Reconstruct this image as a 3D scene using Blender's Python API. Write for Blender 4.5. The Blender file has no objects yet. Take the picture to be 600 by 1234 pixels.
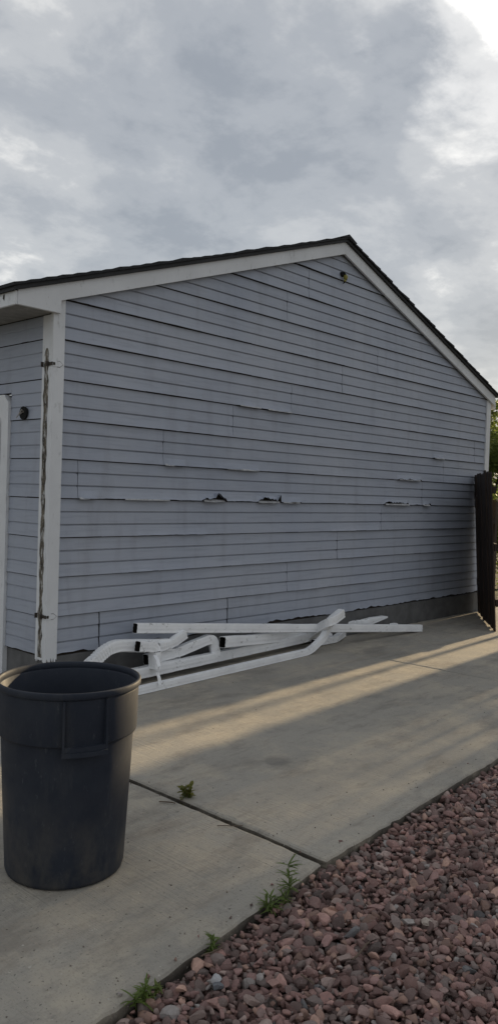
import bpy, bmesh, math, random
import numpy as np
from mathutils import Vector, Matrix, noise

random.seed(7)
rng = np.random.default_rng(7)
sc = bpy.context.scene
col = sc.collection
rad = math.radians

# ------------------------------------------------------------------ camera
CAM = np.array([-3.3874, -5.2259, 1.580])
YAW, PIT, ROL, FPX = rad(47.447), rad(-1.403), rad(1.835), 955.4
_f = np.array([math.sin(YAW)*math.cos(PIT), math.cos(YAW)*math.cos(PIT), math.sin(PIT)])
_r = np.array([math.cos(YAW), -math.sin(YAW), 0.0])
_u = np.cross(_r, _f)
R2 = _r*math.cos(ROL) + _u*math.sin(ROL)
U2 = -_r*math.sin(ROL) + _u*math.cos(ROL)
cd = bpy.data.cameras.new('camera')
cd.sensor_fit = 'VERTICAL'
cd.sensor_height = 36.0
cd.lens = FPX/1234*36.0
cd.clip_start = 0.05
cd.clip_end = 3000
cam = bpy.data.objects.new('camera', cd)
m = Matrix.Identity(4)
for i in range(3):
    m[i][0], m[i][1], m[i][2], m[i][3] = R2[i], U2[i], -_f[i], CAM[i]
cam.matrix_world = m
col.objects.link(cam)
sc.camera = cam

# ------------------------------------------------------------------ light
SUN_EL, SUN_AZ = rad(12.0), rad(87.4)          # azimuth from +Y towards +X
SUN = Vector((math.sin(SUN_AZ)*math.cos(SUN_EL), math.cos(SUN_AZ)*math.cos(SUN_EL), math.sin(SUN_EL)))
w = bpy.data.worlds.new('World')
sc.world = w
w.use_nodes = True
nt = w.node_tree
nt.nodes.clear()
def wn(t, **k):
    n = nt.nodes.new(t)
    for a, b in k.items():
        setattr(n, a, b)
    return n
def wl(a, b):
    nt.links.new(a, b)
def wmath(op, a, b=None, c=None, clamp=False):
    n = wn('ShaderNodeMath', operation=op, use_clamp=clamp)
    for i, v in enumerate((a, b, c)):
        if v is None:
            continue
        if isinstance(v, (int, float)):
            n.inputs[i].default_value = v
        else:
            wl(v, n.inputs[i])
    return n.outputs[0]
def wramp(fac, stops, interp='EASE'):
    n = wn('ShaderNodeValToRGB')
    n.color_ramp.interpolation = interp
    while len(n.color_ramp.elements) < len(stops):
        n.color_ramp.elements.new(0.5)
    for e, (p, c) in zip(n.color_ramp.elements, stops):
        e.position = p
        e.color = (*c, 1) if len(c) == 3 else c
    wl(fac, n.inputs[0])
    return n.outputs[0]
tc = wn('ShaderNodeTexCoord')
sep = wn('ShaderNodeSeparateXYZ')
wl(tc.outputs['Generated'], sep.inputs[0])
zc = wmath('MAXIMUM', sep.outputs[2], 0.0)
den = wmath('ADD', zc, 0.22)
comb = wn('ShaderNodeCombineXYZ')
wl(wmath('DIVIDE', sep.outputs[0], den), comb.inputs[0])
wl(wmath('DIVIDE', sep.outputs[1], den), comb.inputs[1])
def wnoise(scale, detail, rough, dist, off=(0, 0, 0)):
    mp = wn('ShaderNodeMapping')
    mp.inputs['Location'].default_value = off
    wl(comb.outputs[0], mp.inputs[0])
    n = wn('ShaderNodeTexNoise')
    n.inputs['Scale'].default_value = scale
    n.inputs['Detail'].default_value = detail
    n.inputs['Roughness'].default_value = rough
    n.inputs['Distortion'].default_value = dist
    wl(mp.outputs[0], n.inputs['Vector'])
    return n.outputs[0]
n_big = wnoise(1.3, 6, 0.5, 0.1, (3.1, 1.7, 0))
n_mid = wnoise(3.4, 9, 0.60, 0.12, (0.4, 5.2, 0))
n_gap = wnoise(3.0, 9, 0.58, 0.12, (7.7, 2.2, 0))
mixn = wmath('ADD', wmath('MULTIPLY', n_big, 0.44), wmath('MULTIPLY', n_mid, 0.56))
K = 7.9                                        # background strength is 0.1
cloud = wramp(mixn, [(0.38, (.272*K, .293*K, .326*K)), (0.46, (.352*K, .370*K, .398*K)),
                     (0.535, (.45*K, .462*K, .478*K)), (0.61, (.70*K, .695*K, .68*K))])
# glow of the veiled sun: clouds thin out and brighten towards it
vd = wn('ShaderNodeVectorMath', operation='DOT_PRODUCT')
wl(tc.outputs['Generated'], vd.inputs[0])
gap_dir = Vector((math.sin(rad(67))*math.cos(rad(34)), math.cos(rad(67))*math.cos(rad(34)), math.sin(rad(34))))
vd.inputs[1].default_value = gap_dir
near = wmath('SUBTRACT', 1.0, wmath('DIVIDE', wmath('ARCCOSINE', wmath('MINIMUM', vd.outputs['Value'], 0.99999)), rad(19.5)), clamp=True)
gapv = wmath('ADD', wmath('MULTIPLY', near, 0.70), wmath('MULTIPLY', n_gap, 0.75))
gapf = wramp(gapv, [(0.62, (0, 0, 0)), (0.74, (.35, .35, .35)), (0.84, (1, 1, 1))], 'EASE')
# paler, thinner cloud low over the horizon
hz = wmath('POWER', wmath('SUBTRACT', 1.0, zc, clamp=True), 7.0)
low = wn('ShaderNodeMixRGB', blend_type='ADD')
low.inputs[2].default_value = (.075*K, .072*K, .062*K, 1)
wl(hz, low.inputs[0]); wl(cloud, low.inputs[1])
gm = wn('ShaderNodeMixRGB')
gm.inputs[2].default_value = (1.35*K, 1.31*K, 1.24*K, 1)
wl(gapf, gm.inputs[0]); wl(low.outputs[0], gm.inputs[1])
sky = wn('ShaderNodeTexSky', sky_type='NISHITA')
sky.sun_disc = False
sky.sun_elevation = SUN_EL
sky.sun_rotation = SUN_AZ
fin = wn('ShaderNodeMixRGB')
fin.inputs[0].default_value = 0.90               # nine tenths overcast
wl(sky.outputs[0], fin.inputs[1]); wl(gm.outputs[0], fin.inputs[2])
bg = wn('ShaderNodeBackground')
bg.inputs[1].default_value = 0.1
wl(fin.outputs[0], bg.inputs[0])
wo = wn('ShaderNodeOutputWorld')
wl(bg.outputs[0], wo.inputs[0])

sd = bpy.data.lights.new('sun', 'SUN')
sd.energy = 4.5
sd.angle = rad(1.3)
sd.color = (1.0, 0.77, 0.47)
so = bpy.data.objects.new('sun', sd)
so.rotation_euler = SUN.to_track_quat('Z', 'Y').to_euler()
so.location = (20, 5, 20)
col.objects.link(so)

sc.view_settings.view_transform = 'Standard'
sc.view_settings.look = 'None'
sc.view_settings.exposure = 0.66
sc.view_settings.gamma = 1.0
sc.view_settings.use_curve_mapping = False

# ------------------------------------------------------------------ helpers
def ray(px, py):
    return _f*FPX + R2*(px-300) + U2*(617-py)
def on_y(px, py, Y):
    d = ray(px, py); t = (Y-CAM[1])/d[1]
    return Vector(CAM + t*d)
def on_z(px, py, Z=0.0):
    d = ray(px, py); t = (Z-CAM[2])/d[2]
    return Vector(CAM + t*d)

def mesh_obj(name, verts, faces, mat, parent=None, smooth=False, loc=None):
    me = bpy.data.meshes.new(name)
    me.from_pydata([tuple(v) for v in verts], [], faces)
    me.update()
    if smooth:
        me.polygons.foreach_set('use_smooth', [True]*len(me.polygons))
    if mat:
        me.materials.append(mat)
    o = bpy.data.objects.new(name, me)
    col.objects.link(o)
    if parent:
        o.parent = parent
    if loc is not None:
        o.location = loc
    return o
def bm_obj(name, bm, mat, parent=None, smooth=False):
    me = bpy.data.meshes.new(name)
    bmesh.ops.recalc_face_normals(bm, faces=bm.faces)
    bm.to_mesh(me); bm.free()
    if smooth:
        me.polygons.foreach_set('use_smooth', [True]*len(me.polygons))
    me.materials.append(mat)
    o = bpy.data.objects.new(name, me)
    col.objects.link(o)
    if parent:
        o.parent = parent
    return o
def empty(name, loc=(0, 0, 0)):
    o = bpy.data.objects.new(name, None)
    o.location = loc
    o.empty_display_size = 0.1
    col.objects.link(o)
    return o
def tag(o, label=None, cat=None, group=None, kind=None):
    for k, v in (('label', label), ('category', cat), ('group', group), ('kind', kind)):
        if v:
            o[k] = v
    return o
def box(bm, lo, hi, M=None, bev=0.0):
    vs = []
    for z in (lo[2], hi[2]):
        for x, y in ((lo[0], lo[1]), (hi[0], lo[1]), (hi[0], hi[1]), (lo[0], hi[1])):
            v = Vector((x, y, z))
            vs.append(bm.verts.new(M @ v if M else v))
    fs = [bm.faces.new([vs[i] for i in f]) for f in ((3, 2, 1, 0), (4, 5, 6, 7), (0, 1, 5, 4), (1, 2, 6, 5), (2, 3, 7, 6), (3, 0, 4, 7))]
    if bev:
        es = list({e for f in fs for e in f.edges})
        bmesh.ops.bevel(bm, geom=es, offset=bev, segments=1, affect='EDGES')
def box_obj(name, lo, hi, mat, parent=None, bev=0.0, M=None):
    bm = bmesh.new()
    box(bm, lo, hi, M, bev)
    return bm_obj(name, bm, mat, parent)
def prism_obj(name, pts, y0, y1, mat, parent=None, bev=0.0):
    """polygon in XZ extruded from y0 (front) to y1"""
    bm = bmesh.new()
    a = [bm.verts.new((x, y0, z)) for x, z in pts]
    b = [bm.verts.new((x, y1, z)) for x, z in pts]
    n = len(pts)
    bm.faces.new(a); bm.faces.new(b[::-1])
    for i in range(n):
        bm.faces.new((a[i], b[i], b[(i+1) % n], a[(i+1) % n]))
    if bev:
        bmesh.ops.bevel(bm, geom=list(bm.edges), offset=bev, segments=1, affect='EDGES')
    return bm_obj(name, bm, mat, parent)

def n1(x, s=0.0):
    return noise.noise(Vector((x, s, 3.3+s*1.7)))

# ------------------------------------------------------------------ materials
class Mat:
    def __init__(self, name, base, rough=0.6, metallic=0.0):
        self.m = bpy.data.materials.new(name)
        self.m.use_nodes = True
        self.t = self.m.node_tree
        self.b = self.t.nodes['Principled BSDF']
        self.b.inputs['Base Color'].default_value = (*base, 1)
        self.b.inputs['Roughness'].default_value = rough
        self.b.inputs['Metallic'].default_value = metallic
        self.b.inputs['Specular IOR Level'].default_value = 0.35
        self.c = None
        self.base = base
        self.h = None
    def n(self, t, **k):
        n = self.t.nodes.new(t)
        for a, b in k.items():
            setattr(n, a, b)
        return n
    def l(self, a, b):
        self.t.links.new(a, b)
    def coord(self, scale=(1, 1, 1), loc=(0, 0, 0), kind='Object'):
        if not hasattr(self, '_tc'):
            if kind == 'World':
                self._tc = self.n('ShaderNodeNewGeometry').outputs['Position']
            else:
                self._tc = self.n('ShaderNodeTexCoord').outputs[kind]
        mp = self.n('ShaderNodeMapping')
        mp.inputs['Scale'].default_value = scale
        mp.inputs['Location'].default_value = loc
        self.l(self._tc, mp.inputs[0])
        return mp.outputs[0]
    def noise(self, scale, detail=4, rough=0.55, stretch=(1, 1, 1), loc=(0, 0, 0), dist=0.0, kind='Object'):
        n = self.n('ShaderNodeTexNoise')
        n.inputs['Scale'].default_value = scale
        n.inputs['Detail'].default_value = detail
        n.inputs['Roughness'].default_value = rough
        n.inputs['Distortion'].default_value = dist
        self.l(self.coord(stretch, loc, kind), n.inputs['Vector'])
        return n.outputs[0]
    def ramp(self, fac, a, b, ca=0.0, cb=1.0):
        n = self.n('ShaderNodeMapRange')
        n.inputs['From Min'].default_value = a
        n.inputs['From Max'].default_value = b
        n.inputs['To Min'].default_value = ca
        n.inputs['To Max'].default_value = cb
        self.l(fac, n.inputs[0])
        return n.outputs[0]
    def mix(self, fac, colour, blend='MIX'):
        n = self.n('ShaderNodeMixRGB', blend_type=blend)
        if self.c is None:
            n.inputs[1].default_value = (*self.base, 1)
        else:
            self.l(self.c, n.inputs[1])
        if isinstance(colour, tuple):
            n.inputs[2].default_value = (*colour, 1)
        else:
            self.l(colour, n.inputs[2])
        if isinstance(fac, (int, float)):
            n.inputs[0].default_value = fac
        else:
            self.l(fac, n.inputs[0])
        self.c = n.outputs[0]
        self.l(self.c, self.b.inputs['Base Color'])
        return self
    def bump(self, h, strength=0.3, dist=0.01):
        n = self.n('ShaderNodeBump')
        n.inputs['Strength'].default_value = strength
        n.inputs['Distance'].default_value = dist
        self.l(h, n.inputs['Height'])
        if self.h is not None:
            self.l(self.h, n.inputs['Normal'])
        self.h = n.outputs[0]
        self.l(self.h, self.b.inputs['Normal'])
        return self
    def rough(self, h):
        self.l(h, self.b.inputs['Roughness'])
        return self

def siding_mat():
    M = Mat('grey_blue_siding_paint', (.325, .356, .425), .58)
    M.mix(M.ramp(M.n('ShaderNodeObjectInfo').outputs['Random'], 0, 1, 0, .55), (.28, .307, .365))
    M.mix(M.ramp(M.noise(.9, 5, kind='World'), .35, .7), (.375, .40, .455))
    M.mix(M.ramp(M.noise(9, 6, .6, (.25, .25, 3), kind='World'), .5, .78, 0, .45), (.205, .222, .262))
    M.mix(M.ramp(M.noise(2.2, 5, .6, (3, 3, .5), (4, 1, 0), kind='World'), .52, .75, 0, .35), (.215, .225, .25))
    M.mix(M.ramp(M.noise(60, 3, .6, (.5, .5, 1.6), (2, 1, 0), kind='World'), .68, .76, 0, .30), (.42, .42, .43))
    M.mix(M.ramp(M.noise(30, 4, .7, (.4, .4, 2), (9, 1, 0), kind='World'), .70, .78, 0, .55), (.12, .12, .13))
    M.bump(M.noise(55, 5, .65, (.12, .12, 1.3), kind='World'), .35, .004)
    M.bump(M.noise(6, 3, .5, (1, 1, .8), kind='World'), .25, .01)
    return M.m
def trim_mat(name='white_trim_paint', base=(.67, .685, .705)):
    M = Mat(name, base, .5)
    M.mix(M.ramp(M.noise(3, 5, kind='World'), .35, .7), tuple(c*.88 for c in base))
    M.mix(M.ramp(M.noise(24, 5, .65, (1, 1, .35), kind='World'), .60, .74, 0, .5), (.27, .27, .27))
    M.mix(M.ramp(M.noise(38, 4, .7, (1, 1, 1), (5, 5, 5), kind='World'), .72, .76, 0, .8), (.09, .075, .06))
    M.bump(M.noise(40, 4, .6, (1, 1, .2), kind='World'), .25, .004)
    return M.m
def concrete_mat(name='driveway_concrete', base=(.355, .332, .288)):
    M = Mat(name, base, .85)
    M.mix(M.ramp(M.noise(.8, 6, .6, kind='World'), .35, .7), tuple(c*.78 for c in base))
    M.mix(M.ramp(M.noise(2.6, 8, .68, (1, 1, 1), (3, 3, 0), kind='World'), .46, .66, 0, .8), (.44, .39, .31))
    M.mix(M.ramp(M.noise(1.7, 9, .72, (.7, 1.6, 1), (8, 3, 0), kind='World'), .51, .64, 0, .65), (.195, .178, .155))
    M.mix(M.ramp(M.noise(7, 8, .72, (.4, 1.5, 1), (1, 6, 0), kind='World'), .55, .70, 0, .55), (.185, .165, .14))
    M.mix(M.ramp(M.noise(22, 6, .7, kind='World'), .54, .75, 0, .55), (.20, .185, .165))
    M.mix(M.ramp(M.noise(120, 3, .6, kind='World'), .55, .75, 0, .55), (.16, .15, .135))
    M.mix(M.ramp(M.noise(75, 2, .5, (1, 1, 1), (5, 1, 1), kind='World'), .68, .74, 0, .8), (.085, .075, .065))
    M.mix(M.ramp(M.noise(48, 2, .5, (1, 1, 1), (2, 9, 1), kind='World'), .72, .75, 0, .8), (.46, .43, .38))
    dv = M.n('ShaderNodeVectorMath', operation='DISTANCE'); M.l(M.coord((1, 1.25, 1), (0, 0, 0), 'World'), dv.inputs[0]); dv.inputs[1].default_value = (.17, -2.24*1.25, 0)
    ad = M.n('ShaderNodeMath', operation='ADD'); M.l(dv.outputs['Value'], ad.inputs[0]); M.l(M.ramp(M.noise(9, 4, kind='World'), .3, .7, -.03, .03), ad.inputs[1])
    M.mix(M.ramp(ad.outputs[0], .11, .06, 0, .5), (.12, .115, .11))
    M.bump(M.noise(80, 3, .6, (1.6, .03, 1), kind='World'), .9, .005)
    M.bump(M.noise(160, 3, .6, kind='World'), .35, .003)
    M.bump(M.noise(1.1, 4, .5, kind='World'), .5, .02)
    return M.m
def simple(name, base, rough=.6, var=.35, scale=12, metallic=0.0, bump=.2, stretch=(1, 1, 1)):
    M = Mat(name, base, rough, metallic)
    M.mix(M.ramp(M.noise(scale, 5, .6, stretch), .35, .7), tuple(c*(1-var) for c in base))
    if bump:
        M.bump(M.noise(scale*4, 4, .6, stretch), bump, .004)
    return M.m
def can_mat():
    M = Mat('dark_blue_grey_plastic', (.019, .024, .036), .56)
    M.b.inputs['Specular IOR Level'].default_value = .25
    M.mix(M.ramp(M.noise(4, 6, .65), .42, .75, 0, .7), (.034, .040, .052))
    M.mix(M.ramp(M.noise(7, 7, .7, (1, 1, .25)), .56, .78, 0, .45), (.075, .075, .075))
    M.mix(M.ramp(M.noise(45, 4, .7, (1, 1, .4), (3, 2, 0)), .62, .76, 0, .4), (.11, .12, .13))
    M.mix(M.ramp(M.noise(18, 6, .75, (1, 1, .12), (6, 2, 3)), .62, .72, 0, .22), (.10, .105, .11))
    # dried mud thrown up on the lower side and the inner wall
    sp = M.n('ShaderNodeSeparateXYZ'); M.l(M.coord(), sp.inputs[0])
    lowz = M.ramp(sp.outputs[2], .42, .04)
    ms = M.n('ShaderNodeMath', operation='MULTIPLY'); M.l(lowz, ms.inputs[0]); M.l(M.ramp(M.noise(5, 6, .65, (1, 1, .6), (2, 7, 1)), .44, .66, 0, .55), ms.inputs[1])
    M.mix(ms.outputs[0], (.12, .108, .088))
    M.rough(M.ramp(M.noise(9, 5), .3, .7, .55, .78))
    M.bump(M.noise(30, 4, .6, (1, 1, .3)), .12, .004)
    return M.m
def pipe_mat():
    M = Mat('chalky_white_aluminium', (.84, .85, .86), .34)
    M.mix(M.ramp(M.noise(5, 5, .6, kind='World'), .4, .7), (.74, .75, .77))
    M.mix(M.ramp(M.noise(17, 8, .75, (.6, 1, 1), kind='World'), .58, .68, 0, .7), (.20, .19, .18))
    M.mix(M.ramp(M.noise(50, 3, .6, (1, 1, 1), (3, 3, 0), kind='World'), .71, .75, 0, .9), (.05, .045, .04))
    return M.m
def stone_mat(name, obj_colour):
    M = Mat(name, (.2, .15, .14), .85)
    if obj_colour:
        src = M.n('ShaderNodeObjectInfo').outputs['Color']
    else:
        src = M.n('ShaderNodeVertexColor', layer_name='tint').outputs[0]
    M.c = src
    M.mix(M.ramp(M.noise(60, 5, .7, kind='World'), .4, .75, 0, .55), (.15, .11, .10))
    M.mix(M.ramp(M.noise(150, 3, .6, kind='World'), .58, .75, 0, .35), (.42, .34, .32))
    M.bump(M.noise(120, 4, .65, kind='World'), .5, .004)
    return M.m
def leaf_mat(name, base, trans=.4):
    M = Mat(name, base, .5)
    oi = M.n('ShaderNodeNewGeometry').outputs['Random Per Island']
    M.mix(M.ramp(oi, 0, 1, 0, .8), tuple(c*f for c, f in zip(base, (.55, .62, .5))))
    tr = M.n('ShaderNodeBsdfTranslucent')
    tr.inputs[0].default_value = (*[min(1, c*1.8) for c in base], 1)
    ms = M.n('ShaderNodeMixShader')
    ms.inputs[0].default_value = trans
    out = M.t.nodes['Material Output']
    M.l(M.b.outputs[0], ms.inputs[1]); M.l(tr.outputs[0], ms.inputs[2]); M.l(ms.outputs[0], out.inputs[0])
    return M.m
def strip_mat():
    M = Mat('bare_weathered_strip', (.15, .13, .10), .8)
    M.mix(M.ramp(M.noise(16, 7, .75, (2, 2, .5), kind='World'), .44, .58), (.040, .034, .026))
    M.mix(M.ramp(M.noise(24, 5, .7, (1, 1, 1), (3, 1, 0), kind='World'), .54, .62, 0, .95), (.015, .012, .010))
    M.mix(M.ramp(M.noise(26, 5, .7, (2, 2, .5), (8, 1, 0), kind='World'), .52, .60, 0, .9), (.47, .47, .46))
    M.bump(M.noise(40, 4, .6, kind='World'), .6, .006)
    return M.m
def wood_dark():
    M = Mat('dark_stained_wood', (.034, .021, .014), .7)
    M.mix(M.ramp(M.noise(8, 6, .65, (3, 3, .25), kind='World'), .4, .7), (.011, .008, .007))
    M.mix(M.ramp(M.noise(20, 5, .7, (3, 3, .15), (2, 2, 2), kind='World'), .62, .75, 0, .5), (.060, .034, .02))
    M.bump(M.noise(40, 4, .6, (3, 3, .1), kind='World'), .5, .004)
    return M.m

MS = dict(
    siding=siding_mat(), trim=trim_mat(), concrete=concrete_mat(), can=can_mat(), pipe=pipe_mat(),
    strip=strip_mat(), wood=wood_dark(), slab_side=concrete_mat('shade_dark_slab_side', (.10, .086, .07)),
    sheath=simple('dark_rotten_sheathing', (.035, .028, .022), .9),
    foundation=simple('grey_foundation_concrete', (.15, .15, .15), .9, .4, 5),
    shingle=simple('charcoal_asphalt_shingle', (.030, .031, .034), .9, .4, 60, bump=.6),
    drip=simple('dark_roof_edge', (.030, .031, .034), .7),
    soffit=simple('soffit_paint', (.30, .29, .27), .7),
    soil=simple('dark_gravel_soil', (.055, .042, .036), .95, .5, 30, bump=.6),
    inside=simple('dark_pipe_inside', (.018, .016, .014), .8),
    fibre=simple('pale_torn_fibreboard', (.47, .475, .485), .9, .45, 40),
    lip_shade=simple('painted_lip_shade', (.045, .038, .032), .9),
    black=simple('black_plastic', (.006, .006, .006), .9),
    bulb=simple('yellowed_socket', (.30, .27, .06), .5),
    copper=simple('bare_wire_ends', (.35, .33, .30), .5),
    strap=simple('painted_metal_strap', (.33, .34, .36), .45, .4, 30),
    rust=simple('stained_dark_metal', (.06, .05, .042), .7, .4, 30),
    door=trim_mat('white_garage_door_paint', (.55, .56, .57)),
    leaf=leaf_mat('weed_leaf', (.13, .18, .042), .38),
    leafp=leaf_mat('pale_weed_leaf', (.13, .16, .04), .35),
    leafy=leaf_mat('yellow_weed_leaf', (.17, .16, .035), .4),
    tree=leaf_mat('tree_leaf', (.10, .125, .030), .5),
    grit=simple('sandy_grit', (.20, .17, .145), .95),
    twig=simple('dry_twig', (.13, .095, .07), .9),
    bark=simple('tree_bark', (.07, .055, .042), .9, .4, 10),
    stone=stone_mat('red_brown_stone', True), gravel=stone_mat('red_brown_gravel', False),
)
Gm = Mat('dry_yard_ground', (.11, .095, .06), .95)
Gm.mix(Gm.ramp(Gm.noise(.6, 8, .65, kind='World'), .4, .65), (.075, .085, .035))
Gm.bump(Gm.noise(8, 6, .7, kind='World'), .6, .03)
MS['ground'] = Gm.m

# ------------------------------------------------------------------ ground
EDGE = -3.20                                    # long edge of the driveway
def edge_line(x):
    return -3.208 + (x+.635)*(.112 if x < -.635 else .052)
def ring_slab(name, x0, x1, y0, y1, z, parent, seed, skip=()):
    """concrete slab with chipped, rounded rims"""
    def side(a, b):
        L = (Vector(b)-Vector(a)).length
        n = max(2, int(L/.045))
        return [Vector(a).lerp(Vector(b), i/n) for i in range(n)]
    ya, yb = (edge_line(x0), edge_line(x1)) if y0 is None else (y0, y0)
    c = [(x0, ya, 0), (x1, yb, 0), (x1, y1, 0), (x0, y1, 0)]
    if y0 is None:
        y0 = -99
    per = []
    for i in range(4):
        for p in side(c[i], c[(i+1) % 4]):
            per.append(p)
    cen = Vector(((x0+x1)/2, (y0+y1)/2, 0))
    rings = [(.018, 0.0), (.007, -.003), (0, -.012), (.006, -.13)]
    verts, N = [], len(per)
    for inset, dz in rings:
        for i, p in enumerate(per):
            q = p.copy()
            j = .010*noise.noise(Vector((p.x*3+seed, p.y*3, 0))) + .006*noise.noise(Vector((p.x*22+seed, p.y*22, 1)))
            chip = max(0, noise.noise(Vector((p.x*9+seed, p.y*9, 7)))-.35)*.05
            d = inset*(1+chip*24) + j + chip*.9
            q.x += d if p.x < x0+1e-6 else (-d if p.x > x1-1e-6 else 0)
            q.y += d if (p.y < y0+1e-6 or (y0 < -90 and p.y < edge_line(p.x)+.01)) else (-d if p.y > y1-1e-6 else 0)
            verts.append((q.x, q.y, z + dz - (chip*.3 if dz < 0 else 0)))
    faces = [list(range(N))]
    for r in range(3):
        for i in range(N):
            a, b = r*N+i, r*N+(i+1) % N
            faces.append([a, a+N, b+N, b])
    o = mesh_obj(name, verts, faces, MS['concrete'], parent)
    o.data.materials.append(MS['slab_side'])  # side faces coloured darker: shade of the gap beside the gravel, painted in
    for p_ in o.data.polygons[1+2*N:]:
        p_.material_index = 1
    return o

ground = box_obj('ground', (-400, -400, -.6), (400, 400, -.14), MS['ground'])
tag(ground, kind='structure')
drive = box_obj('driveway', (-9.3, -2.7, -.138), (8.9, -.02, -.055), MS['soil'])
tag(drive, kind='structure')
apron = box_obj('driveway_apron', (-9.3, .0, -.138), (-.06, 7.5, -.055), MS['soil'])
tag(apron, kind='structure')
JX = [-9.3, -4.55, -.635, 3.22, 8.9]
for i in range(4):
    g = .014
    ring_slab('concrete_slab', JX[i]+(.006 if i == 3 else g), JX[i+1]-(.006 if i == 2 else g), None, -.012,
              (0.0, -.006, 0.0, -.003)[i], drive, i*3.7)
for i in range(2):
    ring_slab('concrete_slab', JX[i]+.011, (JX[i+1] if i == 0 else -.06)-.011, .012, 7.4, (-.004, -.008)[i], apron, 20+i)

# ------------------------------------------------------------------ house
W = 7.293
B = .305
SB = .27                                        # underside of the lowest board
XC = W/2
SLOPE = .338
def rake(x):                                    # lower edge of the gable trim
    return 4.20 - SLOPE*abs(x-XC)
house = empty('garage')
tag(house, 'grey blue garage with peeling lap siding and white trim under a low gable roof', 'garage')

gw = prism_obj('wall_sheathing', [(.058, .262), (W-.02, .262), (W-.02, rake(W)+.06), (XC, rake(XC)+.06), (.058, rake(0)+.06)], .0, .04, MS['sheath'], house)
def wall_box(lo, hi):
    return box_obj('wall_sheathing', lo, hi, MS['sheath'], house)
HD = 7.2
wall_box((.005, .05, .26), (.05, .55, 2.95))
wall_box((.005, .55, 2.32), (.05, HD-.05, 2.95))
wall_box((.005, 5.8, .26), (.05, HD-.05, 2.32))
wall_box((W-.05, .05, .26), (W-.005, HD-.05, 2.95))
wall_box((.02, HD-.05, .26), (W-.02, HD, 3.0))
# foundation in cast sections
def found(lo, hi):
    box_obj('foundation', lo, hi, MS['foundation'], house, .006)
found((.050, -.012, -.13), (W-.012, .10, .262))
found((.012, .104, -.13), (.11, .64, .262))
found((.012, 5.7, -.13), (.11, HD, .262))
found((W-.11, .104, -.13), (W-.012, HD, .262))

# siding boards: each carries three moulded laps
LAP = B/3
PROF = [(0, -.001), (0, -.0175), (.003, -.0200), (.022, -.0180), (.060, -.0135), (LAP-.010, -.0095), (LAP-.0085, -.0005),
        (LAP-.001, -.0005), (LAP+.0005, -.0120), (LAP+.005, -.0150), (LAP+.05, -.0110), (2*LAP-.010, -.0080), (2*LAP-.0085, -.0005),
        (2*LAP-.001, -.0005), (2*LAP+.0005, -.0105), (2*LAP+.005, -.0135), (2*LAP+.05, -.0090), (3*LAP-.006, -.0050), (3*LAP-.005, -.0005)]
def siding_board(row, x0, x1, peels=(), seed=0, zlim=None, M=None, rot=0.0, parent=house, zmin=None):
    """peels: (xa, xb, outward, bite) ranges along the lower edge"""
    z0 = SB + B*row
    n = max(2, int((x1-x0)/.05))
    xs = list(np.linspace(x0, x1, n+1))
    for a, b, o_, bt in peels:
        xs += list(np.arange(max(a, x0+.002), min(b, x1-.002), .009))
    xs = sorted(set(round(float(x), 4) for x in xs))
    verts, faces = [], []
    P = len(PROF)
    for X in xs:
        out = .003 + .010*n1(X*1.1, row*2.1+seed)
        out = max(out, 0.0)
        bite = rot*max(0, .35+.8*n1(X*6, 50+row)+.6*n1(X*23, 70+row)) if rot else 0.0
        sag = .0014*n1(X*.8, 9+row*1.3)
        wav = .0010*n1(X*1.1, 30+row*2.2)
        for a, b, o_, bt in peels:
            if a <= X <= b:
                e = min(1, (X-a)/.05, (b-X)/.05)
                t = (X-a)/(b-a)
                out += o_*e*(.65+.5*n1(X*7, 90+row))
                if bt:
                    bite += max(0, bt*e*(.55+1.3*n1(X*9, 120+row)+.5*n1(X*26, 140+row)))
        for k, (dz, y) in enumerate(PROF):
            z = dz
            if bite and z < bite:
                z = bite + .0006*k
            yy = y
            if dz < .07:
                yy -= out*(1-dz/.07)**2.2
            zz = z0 + z + sag + wav*(k % 3 == 0)
            if k >= P-2:
                zz = z0 + z
            if zlim:
                zz = min(zz, zlim(X))
            if zmin:
                zz = max(zz, zmin+.0004*k)
            verts.append((X, yy, zz))
    for i in range(len(xs)-1):
        for k in range(P-1):
            a = i*P+k
            faces.append((a, a+P, a+P+1, a+1))
    # board ends
    faces.append(tuple(range(P))[::-1])
    last = (len(xs)-1)*P
    faces.append(tuple(range(last, last+P)))
    if M:
        verts = [tuple(M @ Vector(v)) for v in verts]
    o = mesh_obj('siding_board', verts, faces, MS['siding'], parent)
    o.data.materials.append(MS['lip_shade'])  # dark lower lip paints in the shade line under each board
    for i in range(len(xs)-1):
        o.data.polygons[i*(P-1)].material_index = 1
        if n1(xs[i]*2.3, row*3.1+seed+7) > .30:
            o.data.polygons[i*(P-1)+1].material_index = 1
    return o

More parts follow.
